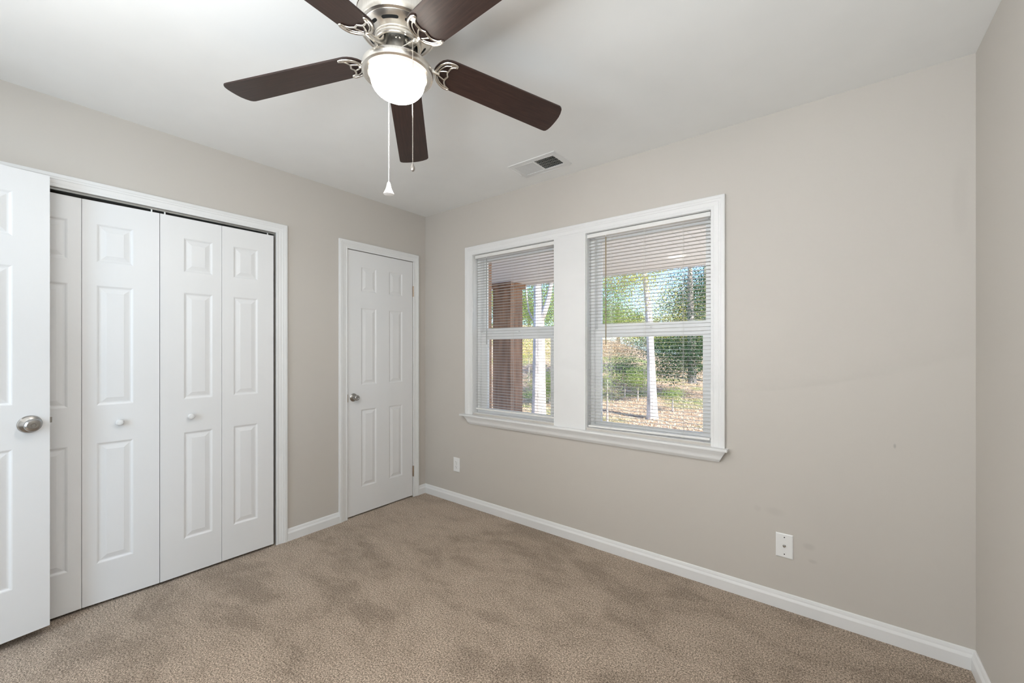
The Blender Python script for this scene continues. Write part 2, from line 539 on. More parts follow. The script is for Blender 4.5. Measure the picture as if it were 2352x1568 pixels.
bm = NB(); box(bm, -1.45, 3.45, -4.35, 0.02, -0.12, 0.0)
floor = struct('floor', bm, 'carpet', 'taupe twist-pile carpet with vacuum marks across the whole floor', 'floor')
bm = NB()
VH = (1.247, 1.540, -0.309, -0.170)
slab_with_holes(bm, lambda a, b, d: (a, b, d), -1.45, 3.45, -4.35, 0.24, H + 0.15, H, [VH])
struct('ceiling', bm, 'ceiling', 'smooth flat white ceiling', 'ceiling')
bm = NB()
slab_with_holes(bm, lambda a, b, d: (d, a, b), -D, 0.0, 0.0, H, -0.11, 0.0, [HINGED, CLOSET])
struct('wall_left', bm, 'wall', 'greige wall with the closet and the narrow door', 'wall')
bm = NB()
slab_with_holes(bm, lambda a, b, d: (a, d, b), -0.11, W, 0.0, H, 0.12, 0.0, [WL, WR])
struct('wall_back', bm, 'wall', 'greige wall with the double window', 'wall')
bm = NB()
slab_with_holes(bm, lambda a, b, d: (a, d, b), -0.9, W + 0.12, -0.6, H + 0.1, 0.235, 0.121, [WL, WR])
struct('wall_exterior', bm, 'brick', 'brick outer skin of the house around the window openings', 'wall')
bm = NB(); box(bm, W, W + 0.11, -D, 0.12, 0.0, H)
struct('wall_right', bm, 'wall', 'plain greige wall at the right edge of the photo', 'wall')
bm = NB()
slab_with_holes(bm, lambda a, b, d: (a, d, b), -0.11, W, 0.0, H, -D - 0.11, -D, [DOORWAY])
struct('wall_front', bm, 'wall', 'greige wall with the entry doorway, behind the camera', 'wall')
# closet space behind the left wall, hall beyond the doorway
bm = NB()
quad(bm, (-0.75, -3.1, 0), (-0.75, 0.1, 0), (-0.75, 0.1, H), (-0.75, -3.1, H))
quad(bm, (-1.40, -3.1, 0), (-0.11, -3.1, 0), (-0.11, -3.1, H), (-1.40, -3.1, H))
quad(bm, (-0.75, 0.1, 0), (-0.11, 0.1, 0), (-0.11, 0.1, H), (-0.75, 0.1, H))
quad(bm, (-0.75, -1.0, 0), (-0.11, -1.0, 0), (-0.11, -1.0, H), (-0.75, -1.0, H))
struct('wall_closet', bm, 'wall', 'inner walls of the closets behind the white doors', 'wall')
bm = NB()
quad(bm, (-1.4, -4.3, 0), (3.4, -4.3, 0), (3.4, -4.3, H), (-1.4, -4.3, H))
quad(bm, (-1.4, -4.3, 0), (-1.4, -3.10, 0), (-1.4, -3.10, H), (-1.4, -4.3, H))
quad(bm, (3.4, -4.3, 0), (3.4, -3.19, 0), (3.4, -3.19, H), (3.4, -4.3, H))
struct('wall_hall', bm, 'wall', 'walls of the hall outside the open entry door', 'wall')

# baseboards
BB = [(0.0, 0.0), (0.0150, 0.0), (0.0150, 0.050), (0.0135, 0.054), (0.0095, 0.062), (0.0085, 0.068), (0.0060, 0.077), (0.0030, 0.0800), (0.0, 0.0800)]
def baseboard(name, runs, label):
    bm = NB()
    for (p, q, nrm, m0, m1) in runs:            # m0/m1: mitre (+1 inside corner) at the ends
        p = Vector(p); q = Vector(q); n_ = Vector(nrm); d = (q - p).normalized()
        ra = [bm.verts.new(p + n_ * t + d * t * m0 + Vector((0, 0, z))) for t, z in BB]
        rb = [bm.verts.new(q + n_ * t - d * t * m1 + Vector((0, 0, z))) for t, z in BB]
        k = len(BB)
        for i in range(k):
            bm.faces.new([ra[i], ra[(i + 1) % k], rb[(i + 1) % k], rb[i]])
        bm.faces.new(ra); bm.faces.new(rb)
    return struct(name, bm, 'trim', label, 'baseboard')
baseboard('baseboard_left', [((0, -0.0854, 0), (0, 0, 0), (1, 0, 0), 0, 1), ((0, -1.1940, 0), (0, -0.8266, 0), (1, 0, 0), 0, 0),
                             ((0, -D, 0), (0, -2.5140, 0), (1, 0, 0), 1, 0)], 'white baseboard pieces between the closet and the narrow door')
baseboard('baseboard_back', [((0, 0, 0), (W, 0, 0), (0, -1, 0), 1, 1)], 'white baseboard under the double window')
baseboard('baseboard_right', [((W, 0, 0), (W, -D, 0), (-1, 0, 0), 1, 1)], 'white baseboard at the right edge of the photo')
baseboard('baseboard_front', [((1.05, -D, 0), (W, -D, 0), (0, 1, 0), 0, 1)], 'white baseboard beside the entry doorway')

# casings
PL = lambda a, z, d: (d, a, z)
bm = NB(); casing(bm, PL, CLOSET[0], CLOSET[1], 0.0, CLOSET[3], 1.08, 1.09, 0.97)
struct('trim_1', bm, 'trim', 'white moulded casing around the wide bifold closet', 'trim', smooth=True)
bm = NB(); casing(bm, PL, HINGED[0], HINGED[1], 0.0, HINGED[3], 1.08, 0.86, 0.99)
struct('trim_2', bm, 'trim', 'white moulded casing around the narrow six-panel door', 'trim', smooth=True)
PF = lambda a, z, d: (a, -D + d, z)
bm = NB(); casing(bm, PF, DOORWAY[0], DOORWAY[1], 0.0, DOORWAY[3])
struct('trim_5', bm, 'trim', 'white casing around the entry doorway behind the camera', 'trim', smooth=True)
PB = lambda a, z, d: (a, -d, z)
bm = NB(); casing(bm, PB, 0.5850, 2.3660, 0.7560, 2.0480, 1.24, 1.115, 1.09)
# middle mullion board between the two windows, and the jamb liners
box(bm, 1.3640, 1.6086, -0.0125, 0.0, 0.7560, 2.0480)
slab_with_holes(bm, lambda a, b, d: (a, d, b), 0.576, 2.375, 0.7565, 2.056, 0.05, 0.0005,
                [(WL[0] + 0.004, WL[1] - 0.004, 0.772, WL[3] - 0.004), (WR[0] + 0.004, WR[1] - 0.004, 0.772, WR[3] - 0.004)])
o = struct('trim_3', bm, 'trim', 'white casing and flat middle board around the double window', 'trim', smooth=True)
# stool and apron
bm = NB(); box(bm, 0.4690, 2.4520, -0.046, 0.050, 0.7405, 0.7555, 0.003)
ap = [(0.040, 0.7405), (0.038, 0.733), (0.034, 0.727), (0.029, 0.718), (0.026, 0.707), (0.0255, 0.700), (0.020, 0.690), (0.014, 0.684), (0.012, 0.679), (0.0, 0.679)]
ra = [bm.verts.new((0.5200 + (0.7405 - z) * 0.55, -d, z)) for d, z in ap + [(0, 0.7405)]]
rb = [bm.verts.new((2.4410 - (0.7405 - z) * 0.55, -d, z)) for d, z in ap + [(0, 0.7405)]]
k = len(ra)
for i in range(k): bm.faces.new([ra[i], ra[(i + 1) % k], rb[(i + 1) % k], rb[i]])
bm.faces.new(ra); bm.faces.new(rb)
struct('trim_4', bm, 'trim', 'white window stool with moulded apron under the double window', 'trim', smooth=True)

# ------------------------------------------------------------------ doors
ROWS = [(0.2130, 0.8175), (1.0060, 1.6090), (1.7330, 1.9275)]
ROWSB = [(0.2130, 0.8175), (1.0040, 1.6070), (1.7215, 1.9150)]

def leafP(p0, p1):
    """P for a leaf from p0 to p1 (xy), face normal towards the room"""
    p0 = Vector((*p0, 0)); p1 = Vector((*p1, 0)); d = (p1 - p0).normalized()
    n_ = Vector((-d.y, d.x, 0))
    if n_.x < 0: n_ = -n_
    return (lambda a, z, t: p0 + d * a + n_ * t + Vector((0, 0, z))), (p1 - p0).length, d, n_

def knob_profile_round(s=1.0):
    return [(0.0, 0.052 * s), (0.008 * s, 0.0515 * s), (0.014 * s, 0.049 * s), (0.018 * s, 0.044 * s), (0.019 * s, 0.038 * s),
            (0.016 * s, 0.030 * s), (0.010 * s, 0.024 * s), (0.0075 * s, 0.018 * s), (0.0075 * s, 0.0 * s)]

# bifold leaves
def bifold(name, label, leaves, knob_at, knob_leaf):
    root = empty(name, ((leaves[0][0][0] + leaves[1][1][0]) / 2, (leaves[0][0][1] + leaves[1][1][1]) / 2, 0.022), label, 'closet door', kind='structure')
    objs = []
    for (p0, p1, pa0, pa1) in leaves:
        P, w, d, n_ = leafP(p0, p1)
        bm = NB()
        door_leaf(bm, P, w - 0.0016, 0.016, 2.0255, 0.030, [(pa0, pa1, a, b) for a, b in ROWSB])
        objs.append((obj('leaf', bm, 'door', root), P, n_))
    o, P, n_ = objs[knob_leaf]
    bm = NB()
    base = P(knob_at[0], knob_at[1], 0.0)
    lathe(bm, [(0.0, 0.030), (0.006, 0.0298), (0.012, 0.028), (0.0155, 0.024), (0.0165, 0.019), (0.0145, 0.013), (0.009, 0.008), (0.0075, 0.003), (0.009, 0.0), (0, 0)],
          base, n_, 28)
    obj('knob', bm, 'trim', o, smooth=True, label='round white knob')
    return root

bifold('door_2', 'left pair of white bifold closet doors, partly behind the open door',
       [((-0.012, -2.4370), (-0.017, -2.1470), 0.103, 0.2430), ((-0.017, -2.1470), (0.001, -1.8540), 0.050, 0.1880)], (0.1340, 0.9120), 1)
bifold('door_3', 'right pair of white bifold closet doors, fully in view',
       [((0.001, -1.8530), (0.004, -1.5655), 0.103, 0.2410), ((0.004, -1.5655), (0.010, -1.2785), 0.0585, 0.1940)], (0.1340, 0.9060), 0)
# bifold track, jamb pins
bm = NB()
box(bm, -0.034, -0.006, CLOSET[0], CLOSET[1], 2.0400, 2.0500)
tr = obj('closet_door_track', bm, 'track')
tag(tr, 'grey metal track above the bifold closet doors', 'door track')
for y in (-1.8863, -1.8305, -1.3080):
    bm = NB(); tube(bm, [(-0.010, y, 2.0255), (-0.010, y, 2.0400)], 0.0035, 8)
    obj('roller_pin', bm, 'plastic', tr, label='white roller pin')

# narrow hinged door (door_4)
root = empty('door_4', (0, -0.449, 0.012), 'narrow white six-panel door beside the corner, shut', 'door', kind='structure')
bm = NB()
P = lambda a, z, t: (-0.0015 + t, -0.7550 + a, z)
w = 0.6110
door_leaf(bm, P, w, 0.012, 2.0420, 0.034, [(0.1150, 0.2530, a, b) for a, b in ROWS] + [(0.3690, 0.5050, a, b) for a, b in ROWS])
leaf4 = obj('leaf', bm, 'door', root)
kc = (-0.0015, -0.7050, 0.9170)
bm = NB()
lathe(bm, [(0, 0.012), (0.010, 0.012), (0.013, 0.0105), (0.027, 0.006), (0.0305, 0.003), (0.031, 0.0), (0, 0)], kc, (1, 0, 0), 36)
kn = obj('knob_rose', bm, 'chrome', leaf4, smooth=True)
bm = NB()
lathe(bm, [(0, 0.056), (0.006, 0.0555), (0.010, 0.0575), (0.017, 0.0575), (0.0205, 0.054), (0.0215, 0.048), (0.019, 0.040), (0.014, 0.033), (0.0125, 0.026), (0.015, 0.016), (0.016, 0.011), (0, 0.011)],
      kc, (1, 0, 0), 36)
obj('knob', bm, 'chrome', leaf4, smooth=True, label='satin chrome door knob')
for z in (1.788, 0.224):
    bm = NB()
    tube(bm, [(0.006, -0.1405, z - 0.046), (0.006, -0.1405, z + 0.046)], 0.0055, 10)
    box(bm, -0.001, 0.0015, -0.1460, -0.1350, z - 0.045, z + 0.045)
    obj('hinge', bm, 'hinge', root, label='bronze-coloured hinge')
bm = NB(); box(bm, -0.004, 0.012, -0.7610, -0.7560, 0.885, 0.945, 0.001)
obj('strike_plate', bm, 'hinge', root)

# open entry door (door_1)
p0 = Vector((0.0937, -2.2592)); dd = Vector((0.138, -0.99)).normalized()
p1 = p0 + dd * 0.760
root = empty('door_1', (p1.x, p1.y, 0.039), 'white six-panel entry door standing open at the left edge', 'door', kind='structure')
P, w, d_, n1 = leafP(p0, p1)
bm = NB()
door_leaf(bm, P, w, 0.0390, 2.0690, 0.035, [(0.1085, 0.3300, a + 0.0395, b + 0.0395) for a, b in ROWS] + [(0.4300, 0.6515, a + 0.0395, b + 0.0395) for a, b in ROWS])
lf = obj('leaf', bm, 'door', root)
kc = P(0.0600, 0.9570, 0)
bm = NB()
lathe(bm, [(0, 0.013), (0.016, 0.013), (0.020, 0.011), (0.0345, 0.007), (0.0380, 0.003), (0.0385, 0.0), (0, 0)], kc, n1, 40)
obj('knob_rose', bm, 'chrome', lf, smooth=True)
bm = NB()
lathe(bm, [(0, 0.058), (0.0065, 0.058), (0.0075, 0.0605), (0.012, 0.061), (0.020, 0.0595), (0.0255, 0.055), (0.0275, 0.049), (0.0265, 0.042), (0.021, 0.034), (0.0165, 0.026), (0.0155, 0.018), (0.017, 0.012), (0, 0.012)],
      kc, n1, 40)
kb = obj('knob', bm, 'chrome', lf, smooth=True, label='satin chrome privacy knob')
bm = NB()
q = kc + n1 * 0.0582
e = Vector((-n1.y, n1.x, 0))
up = Vector((0, 0, 1))
c1 = (e + up * 0.9).normalized(); c2 = (up * 1.0 - e * 0.9).normalized()
for s in (1,):
    vs = [q + c1 * 0.0062 + c2 * 0.0012, q + c1 * 0.0062 - c2 * 0.0012, q - c1 * 0.0062 - c2 * 0.0012, q - c1 * 0.0062 + c2 * 0.0012]
    lo = [bm.verts.new(v) for v in vs]; hi = [bm.verts.new(v + n1 * 0.003) for v in vs]
    for i in range(4): bm.faces.new([lo[i], lo[(i + 1) % 4], hi[(i + 1) % 4], hi[i]])
    bm.faces.new(hi); bm.faces.new(lo)
obj('lock_button', bm, 'screw', lf)
bm = NB()
cth = P(0, 0.9660, -0.0175)
A_ = [cth + n1 * s * 0.006 + up * t * 0.0125 + (-d_) * u for u in (0.0, 0.0095) for s, t in ((-1, -1), (1, -1), (1, 1), (-1, 1))]
vs = [bm.verts.new(v) for v in A_]
for i in range(4): bm.faces.new([vs[i], vs[(i + 1) % 4], vs[4 + (i + 1) % 4], vs[4 + i]])
bm.faces.new(vs[:4]); bm.faces.new(vs[4:])
obj('latch_bolt', bm, 'chrome', lf)
for z in (0.25, 1.05, 1.85):
    bm = NB(); q = P(0.763, z, 0.004)
    tube(bm, [q + up * -0.044, q + up * 0.044], 0.006, 10)
    obj('hinge', bm, 'hinge', root)

# ------------------------------------------------------------------ windows
def window(name, label, R, gl, gr, zl0=0.8080, zl1=1.3640, zu0=1.4520, zu1=2.0000):
    x0, x1, z0, z1 = R
    root = empty(name, ((x0 + x1) / 2, 0.09, z0), label, 'window', kind='structure')
    # outer vinyl frame
    bm = NB()
    fw = 0.026
    slab_with_holes(bm, lambda a, b, d: (a, d, b), x0 + 0.001, x1 - 0.001, z0 + 0.001, z1 - 0.001, 0.150, 0.056, [(x0 + fw, x1 - fw, z0 + 0.02, z1 - fw)])
    # track ribs of the frame
    for xx in (x0 + fw, x1 - fw - 0.004):
        box(bm, xx, xx + 0.004, 0.060, 0.066, z0 + 0.02, z1 - fw)
        box(bm, xx, xx + 0.004, 0.098, 0.103, z0 + 0.02, z1 - fw)
    obj('window_frame', bm, 'vinyl', root)
    # lower sash (inner)
    bm = NB()
    slab_with_holes(bm, lambda a, b, d: (a, d, b), x0 + fw + 0.001, x1 - fw - 0.001, z0 + 0.021, 1.4180, 0.096, 0.068, [(gl + 0.006, gr - 0.006, zl0 - 0.006, zl1 + 0.004)])
    slab_with_holes(bm, lambda a, b, d: (a, d, b), gl - 0.006, gr + 0.006, zl0 - 0.014, zl1 + 0.012, 0.092, 0.0735, [(gl, gr, zl0, zl1)])
    box(bm, x0 + fw + 0.03, x1 - fw - 0.03, 0.062, 0.070, 1.388, 1.396, 0.001)
    s1 = obj('lower_sash', bm, 'vinyl', root)
    bm = NB(); box(bm, gl - 0.004, gr + 0.004, 0.0845, 0.0875, zl0 - 0.004, zl1 + 0.004)
    obj('pane', bm, 'glass', s1)
    bm = NB(); box(bm, (x0 + x1) / 2 - 0.02, (x0 + x1) / 2 + 0.02, 0.070, 0.092, 1.4180, 1.426, 0.002)
    obj('sash_lock', bm, 'vinyl', s1)
    # upper sash (outer)
    bm = NB()
    slab_with_holes(bm, lambda a, b, d: (a, d, b), x0 + fw + 0.001, x1 - fw - 0.001, 1.4020, z1 - fw - 0.001, 0.134, 0.104, [(x0 + 0.052, x1 - 0.052, zu0 + 0.001, zu1)])
    s2 = obj('upper_sash', bm, 'vinyl', root)
    bm = NB(); box(bm, x0 + 0.048, x1 - 0.048, 0.1175, 0.1205, zu0 - 0.004, zu1 + 0.004)
    obj('pane', bm, 'glass', s2)
    return root
window('window_1', 'left white vinyl sash window, wooden pillar seen through it', WL, 0.6720, 1.2920)
window('window_2', 'right white vinyl sash window, wooded yard seen through it', WR, 1.6720, 2.3140)

# sill board inside each opening
def blind(name, label, x0, x1, ztop, zbot, wand_x, wand_z, wand_mat, ladders, tilt=0.0):
    cy = 0.0190
    root = empty(name, ((x0 + x1) / 2, cy, ztop + 0.026), label, 'window blind', 'aluminium mini blinds in the double window')
    bm = NB()
    # open U-shaped headrail
    box(bm, x0, x1, cy - 0.0175, cy + 0.0135, ztop, ztop + 0.0255, 0.0015)
    obj('headrail', bm, 'headrail', root)
    bm = NB()
    n = int((ztop - zbot - 0.012) / 0.0212)
    for i in range(n):
        z = ztop - 0.014 - i * 0.0212
        prof = [(-0.0118, -0.0002), (-0.0062, 0.0007), (0.0, 0.0009), (0.0062, 0.0003), (0.0118, -0.0012)]
        sag = 0.0
        row0 = [bm.verts.new((x0 + 0.004, cy + a, z + h + tilt * 0)) for a, h in prof]
        row1 = [bm.verts.new((x1 - 0.004, cy + a, z + h + tilt * (1 - (n - i) / n) )) for a, h in prof]
        row0b = [bm.verts.new((x0 + 0.004, cy + a, z + h - 0.0004)) for a, h in prof]
        row1b = [bm.verts.new((x1 - 0.004, cy + a, z + h - 0.0004 + tilt * (1 - (n - i) / n))) for a, h in prof]
        for k in range(4):
            bm.faces.new([row0[k], row0[k + 1], row1[k + 1], row1[k]])
            bm.faces.new([row0b[k], row0b[k + 1], row1b[k + 1], row1b[k]])
        bm.faces.new([row0[0], row1[0], row1b[0], row0b[0]]); bm.faces.new([row0[4], row1[4], row1b[4], row0b[4]])
    obj('slats', bm, 'slat', root)
    bm = NB()
    v0 = len(bm.verts)
    box(bm, x0 + 0.003, x1 - 0.003, cy - 0.0115, cy + 0.0115, zbot, zbot + 0.0125, 0.003)
    for v in bm.verts:
        if v.co.x > (x0 + x1) / 2: v.co.z += tilt
    obj('bottom_rail', bm, 'headrail', root)
    for lx in ladders:
        bm = NB()
        zb = zbot + tilt * (lx - x0) / (x1 - x0)
        for yy in (cy - 0.0130, cy + 0.0130):
            tube(bm, [(lx, yy, zb + 0.006), (lx, yy, ztop)], 0.0006, 5)
        tube(bm, [(lx + 0.003, cy - 0.002, zb + 0.010), (lx + 0.003, cy - 0.002, ztop)], 0.0005, 5)
        box(bm, lx - 0.004, lx + 0.004, cy - 0.0130, cy - 0.0115, zb - 0.001, zb + 0.010)
        obj('ladder_cord', bm, 'cord', root)
    bm = NB()
    tube(bm, [(wand_x, cy - 0.022, wand_z), (wand_x, cy - 0.023, ztop - 0.012)], 0.0034, 6)
    wd_ = obj('tilt_wand', bm, wand_mat, root)
    bm = NB()
    tube(bm, [(wand_x, cy - 0.023, ztop - 0.013), (wand_x, cy - 0.022, ztop - 0.004), (wand_x, cy - 0.015, ztop + 0.003)], 0.0016, 6)
    obj('wand_hook', bm, 'plastic', wd_)
    return root
blind('window_blind', 'open white mini blind in the left window, grey wand', 0.6050, 1.3590, 2.0160, 0.8000, 0.7350, 1.322, 'wand_grey', (0.755, 0.977, 1.213))
blind('window_blind', 'open white mini blind in the right window, amber-brown wand', 1.6130, 2.3620, 2.0160, 0.7745, 1.7480, 1.315, 'wand_amber', (1.7745, 1.990, 2.214), 0.010)

# ------------------------------------------------------------------ ceiling vent
root = empty('ceiling_vent', (1.398, -0.242, H), 'white rectangular air register in the ceiling near the window', 'air vent')
bm = NB()
slab_with_holes(bm, lambda a, b, d: (a, b, d), 1.2200, 1.5755, -0.3480, -0.1360, H - 0.0005, H - 0.0045, [(1.2465, 1.3890, -0.3090, -0.1700), (1.4020, 1.5410, -0.3090, -0.1700)])
es = [e for e in bm.edges if all(abs(v.co.z - (H - 0.0045)) < 1e-6 for v in e.verts) and len(e.link_faces) == 2 and e.calc_face_angle(0) > 1]
bmesh.ops.bevel(bm, geom=es, offset=0.002, segments=1, affect='EDGES')
vf = obj('vent_frame', bm, 'trim', root)
for (xa, xb, lean, m_) in ((1.2465, 1.3890, 1, 'trim'), (1.4020, 1.5410, -1, 'trim')):
    bm = NB()
    for i in range(11):
        x = xa + (xb - xa) * (i + 0.5) / 11
        for s in (0, 1):
            pass
        h = 0.009
        dx = (0.0068 if lean > 0 else 0.0050) * lean
        # a thin fin leaning sideways
        t = 0.0006
        vs = [(x - dx, -0.3090, H - 0.004), (x + dx, -0.3090, H + h), (x + dx + t, -0.3090, H + h), (x - dx + t, -0.3090, H - 0.004)]
        ve = [(a, -0.1700, c) for a, b, c in vs]
        A1 = [bm.verts.new(v) for v in vs]; A2 = [bm.verts.new(v) for v in ve]
        for k in range(4): bm.faces.new([A1[k], A1[(k + 1) % 4], A2[(k + 1) % 4], A2[k]])
        bm.faces.new(A1); bm.faces.new(A2)
    obj('louvre_bank', bm, m_, root)
bm = NB()
for i in range(5):
    y = -0.300 + i * 0.031
    box(bm, 1.249, 1.538, y, y + 0.009, H + 0.0125, H + 0.0140)
obj('damper_blades', bm, 'nickel_dull', root)
bm = NB()
quad(bm, (1.247, -0.309, H + 0.14), (1.54, -0.309, H + 0.14), (1.54, -0.17, H + 0.14), (1.247, -0.17, H + 0.14))
for (a, b) in (((1.2475, -0.3085), (1.5395, -0.3085)), ((1.5395, -0.3085), (1.5395, -0.1705)), ((1.5395, -0.1705), (1.2475, -0.1705)), ((1.2475, -0.1705), (1.2475, -0.3085))):
    quad(bm, (*a, H + 0.001), (*b, H + 0.001), (*b, H + 0.14), (*a, H + 0.14))
obj('duct', bm, 'duct', root)
bm = NB(); tube(bm, [(1.2330, -0.235, H - 0.0045), (1.2310, -0.225, H - 0.010), (1.2290, -0.210, H - 0.016)], 0.0022, 6)
obj('damper_lever', bm, 'plastic', root)
for x in (1.232, 1.562):
    bm = NB(); lathe(bm, [(0, -0.0012), (0.003, -0.001), (0.004, 0.0), (0, 0)], (x, -0.242, H - 0.0045), (0, 0, 1), 12)
    obj('screw', bm, 'trim', root)

# ------------------------------------------------------------------ outlet and cable plate
def plate(bm, x0, x1, z0, z1, t=0.0055):
    a = [(x0, z0), (x1, z0), (x1, z1), (x0, z1)]
    b = [(x0 + 0.004, z0 + 0.004), (x1 - 0.004, z0 + 0.004), (x1 - 0.004, z1 - 0.004), (x0 + 0.004, z1 - 0.004)]
    A1 = [bm.verts.new((x, -0.0005, z)) for x, z in a]; A2 = [bm.verts.new((x, -t * 0.55, z)) for x, z in a]; A3 = [bm.verts.new((x, -t, z)) for x, z in b]
    for P_, Q_ in ((A1, A2), (A2, A3)):
        for k in range(4): bm.faces.new([P_[k], P_[(k + 1) % 4], Q_[(k + 1) % 4], Q_[k]])
    bm.faces.new(A3); bm.faces.new(A1)
ox, oz = 0.3990, 0.3165
root = empty('wall_outlet', (ox, 0, oz - 0.058), 'white duplex electrical outlet low on the wall near the corner', 'outlet')
bm = NB(); plate(bm, ox - 0.036, ox + 0.036, oz - 0.059, oz + 0.059)
obj('cover_plate', bm, 'plastic', root)
for s in (1, -1):
    bm = NB(); c = oz + s * 0.0195
    lathe(bm, [(0, 0.0022), (0.0155, 0.0022), (0.0168, 0.0), (0, 0)], (ox, -0.0055, c), (0, -1, 0), 32)
    r_ = obj('receptacle', bm, 'plastic', root)
    bm = NB()
    box(bm, ox - 0.0075, ox - 0.0055, -0.0080, -0.0076, c + 0.001, c + 0.009)
    box(bm, ox + 0.0050, ox + 0.0070, -0.0080, -0.0076, c + 0.002, c + 0.008)
    lathe(bm, [(0, 0.0004), (0.0028, 0.0004), (0.0028, 0.0), (0, 0)], (ox, -0.0076, c - 0.0065), (0, -1, 0), 12)
    obj('slots', bm, 'socket', r_)
bm = NB(); lathe(bm, [(0, 0.0012), (0.003, 0.001), (0.0035, 0), (0, 0)], (ox, -0.0055, oz), (0, -1, 0), 12)
obj('screw', bm, 'screw', root)

ox, oz = 2.7010, 0.3125
root = empty('cable_wall_plate', (ox, 0, oz - 0.058), 'white coaxial cable plate low on the wall, right of the window', 'wall plate')
bm = NB(); plate(bm, ox - 0.0360, ox + 0.0360, oz - 0.0590, oz + 0.0590)
obj('cover_plate', bm, 'plastic', root)
for s in (1, -1):
    bm = NB(); lathe(bm, [(0, 0.0010), (0.0026, 0.0008), (0.0030, 0), (0, 0)], (ox, -0.0055, oz + s * 0.0415), (0, -1, 0), 12)
    obj('screw', bm, 'socket', root)
bm = NB(); lathe(bm, [(0, 0.010), (0.0028, 0.010), (0.0028, 0.013), (0.0042, 0.013), (0.0042, 0.004), (0.0065, 0.004), (0.0065, 0.0), (0, 0)], (ox, -0.0055, oz), (0, -1, 0), 16)
obj('coaxial_connector', bm, 'chrome', root, smooth=True)

# ------------------------------------------------------------------ ceiling fan
FX, FY = 1.672, -1.540
root = empty('ceiling_fan', (FX, FY, H), 'five-blade ceiling fan, dark wood blades and lit frosted bowl', 'ceiling fan')
bm = NB()
prof = [(0.1375, 2.4732), (0.1385, 2.468), (0.1385, 2.455), (0.1345, 2.4535), (0.1345, 2.452), (0.1375, 2.450), (0.1372, 2.430), (0.1345, 2.414), (0.1290, 2.405), (0.1225, 2.401), (0.1195, 2.402),
        (0.1180, 2.400), (0.0810, 2.380), (0.0800, 2.377), (0.0830, 2.3745), (0.0835, 2.371), (0.0805, 2.3695), (0.0800, 2.367), (0.0820, 2.365), (0.0820, 2.362),
        (0.0785, 2.3605), (0.0770, 2.358), (0.0720, 2.357), (0.0690, 2.359), (0.0680, 2.364), (0.0680, 2.392)]
lathe(bm, prof, (FX, FY, 0), seg=72)
hs = obj('motor_housing', bm, 'nickel', root, smooth=True)
bm = NB(); lathe(bm, [(0.0, 2.391), (0.0675, 2.391), (0.0675, 2.388), (0.0, 2.388)], (FX, FY, 0), seg=48)
obj('motor_underside', bm, 'dark', root)
# vent slots in the sloping band
for k in range(8):
    a0 = radians(-52) + k * pi / 4
    bm = NB()
    seg = 12
    inner = []; outer = []
    for i in range(seg + 1):
        t = -1 + 2 * i / seg
        a = a0 + t * 0.285
        hw = 0.0045 * (1 - max(0, abs(t) - 0.88) / 0.12 * 0.5)
        for lst, s in ((inner, -1), (outer, 1)):
            r = 0.0990 + s * hw
            z = 2.380 + (r - 0.081) / 0.037 * 0.020 - 0.0004
            lst.append(bm.verts.new((FX + r * cos(a), FY + r * sin(a), z)))
    for i in range(seg): bm.faces.new([inner[i], inner[i + 1], outer[i + 1], outer[i]])
    obj('vent_slot', bm, 'dark', hs)
# flywheel the blade arms bolt to
bm = NB(); lathe(bm, [(0.0, 2.387), (0.060, 2.387), (0.062, 2.384), (0.062, 2.376), (0.058, 2.373), (0, 2.373)], (FX, FY, 0), seg=40)
obj('flywheel', bm, 'track', root, smooth=True)
# switch housing
bm = NB()
lathe(bm, [(0, 2.3725), (0.0450, 2.3725), (0.0455, 2.368), (0.0430, 2.345), (0.0440, 2.332), (0.0500, 2.322), (0.0500, 2.316), (0.0460, 2.312), (0, 2.312)], (FX, FY, 0), seg=48)
sh = obj('switch_housing', bm, 'nickel_dull', root, smooth=True)
for a in (-44, -28, 60, 150):
    bm = NB(); r = 0.0452; ar = radians(a)
    lathe(bm, [(0, 0.003), (0.003, 0.0028), (0.0042, 0.001), (0.0042, -0.001), (0, -0.001)], (FX + r * cos(ar), FY + r * sin(ar), 2.364), (cos(ar), sin(ar), 0), 12)
    obj('screw', bm, 'nickel', sh, smooth=True)
# light kit pan
bm = NB()
lathe(bm, [(0, 2.3130), (0.0480, 2.3130), (0.0560, 2.306), (0.0760, 2.298), (0.1000, 2.290), (0.1160, 2.283), (0.1215, 2.278), (0.1235, 2.272), (0.1235, 2.262), (0.1215, 2.256),
           (0.1140, 2.2530), (0.1015, 2.2540), (0.1010, 2.262), (0, 2.262)], (FX, FY, 0), seg=72)
obj('light_pan', bm, 'nickel', root, smooth=True)
bm = NB()
bp = [(0.0985, 2.2610), (0.0975, 2.2500), (0.0955, 2.2420)]
for i in range(1, 15):
    t = i / 14 * pi / 2
    bp.append((0.0930 * cos(t) ** 0.92 if i < 14 else 0.0, 2.2380 - 0.0620 * sin(t)))
lathe(bm, bp, (FX, FY, 0), seg=72)
obj('glass_bowl', bm, 'bowl', root, smooth=True, label='glowing frosted glass bowl')

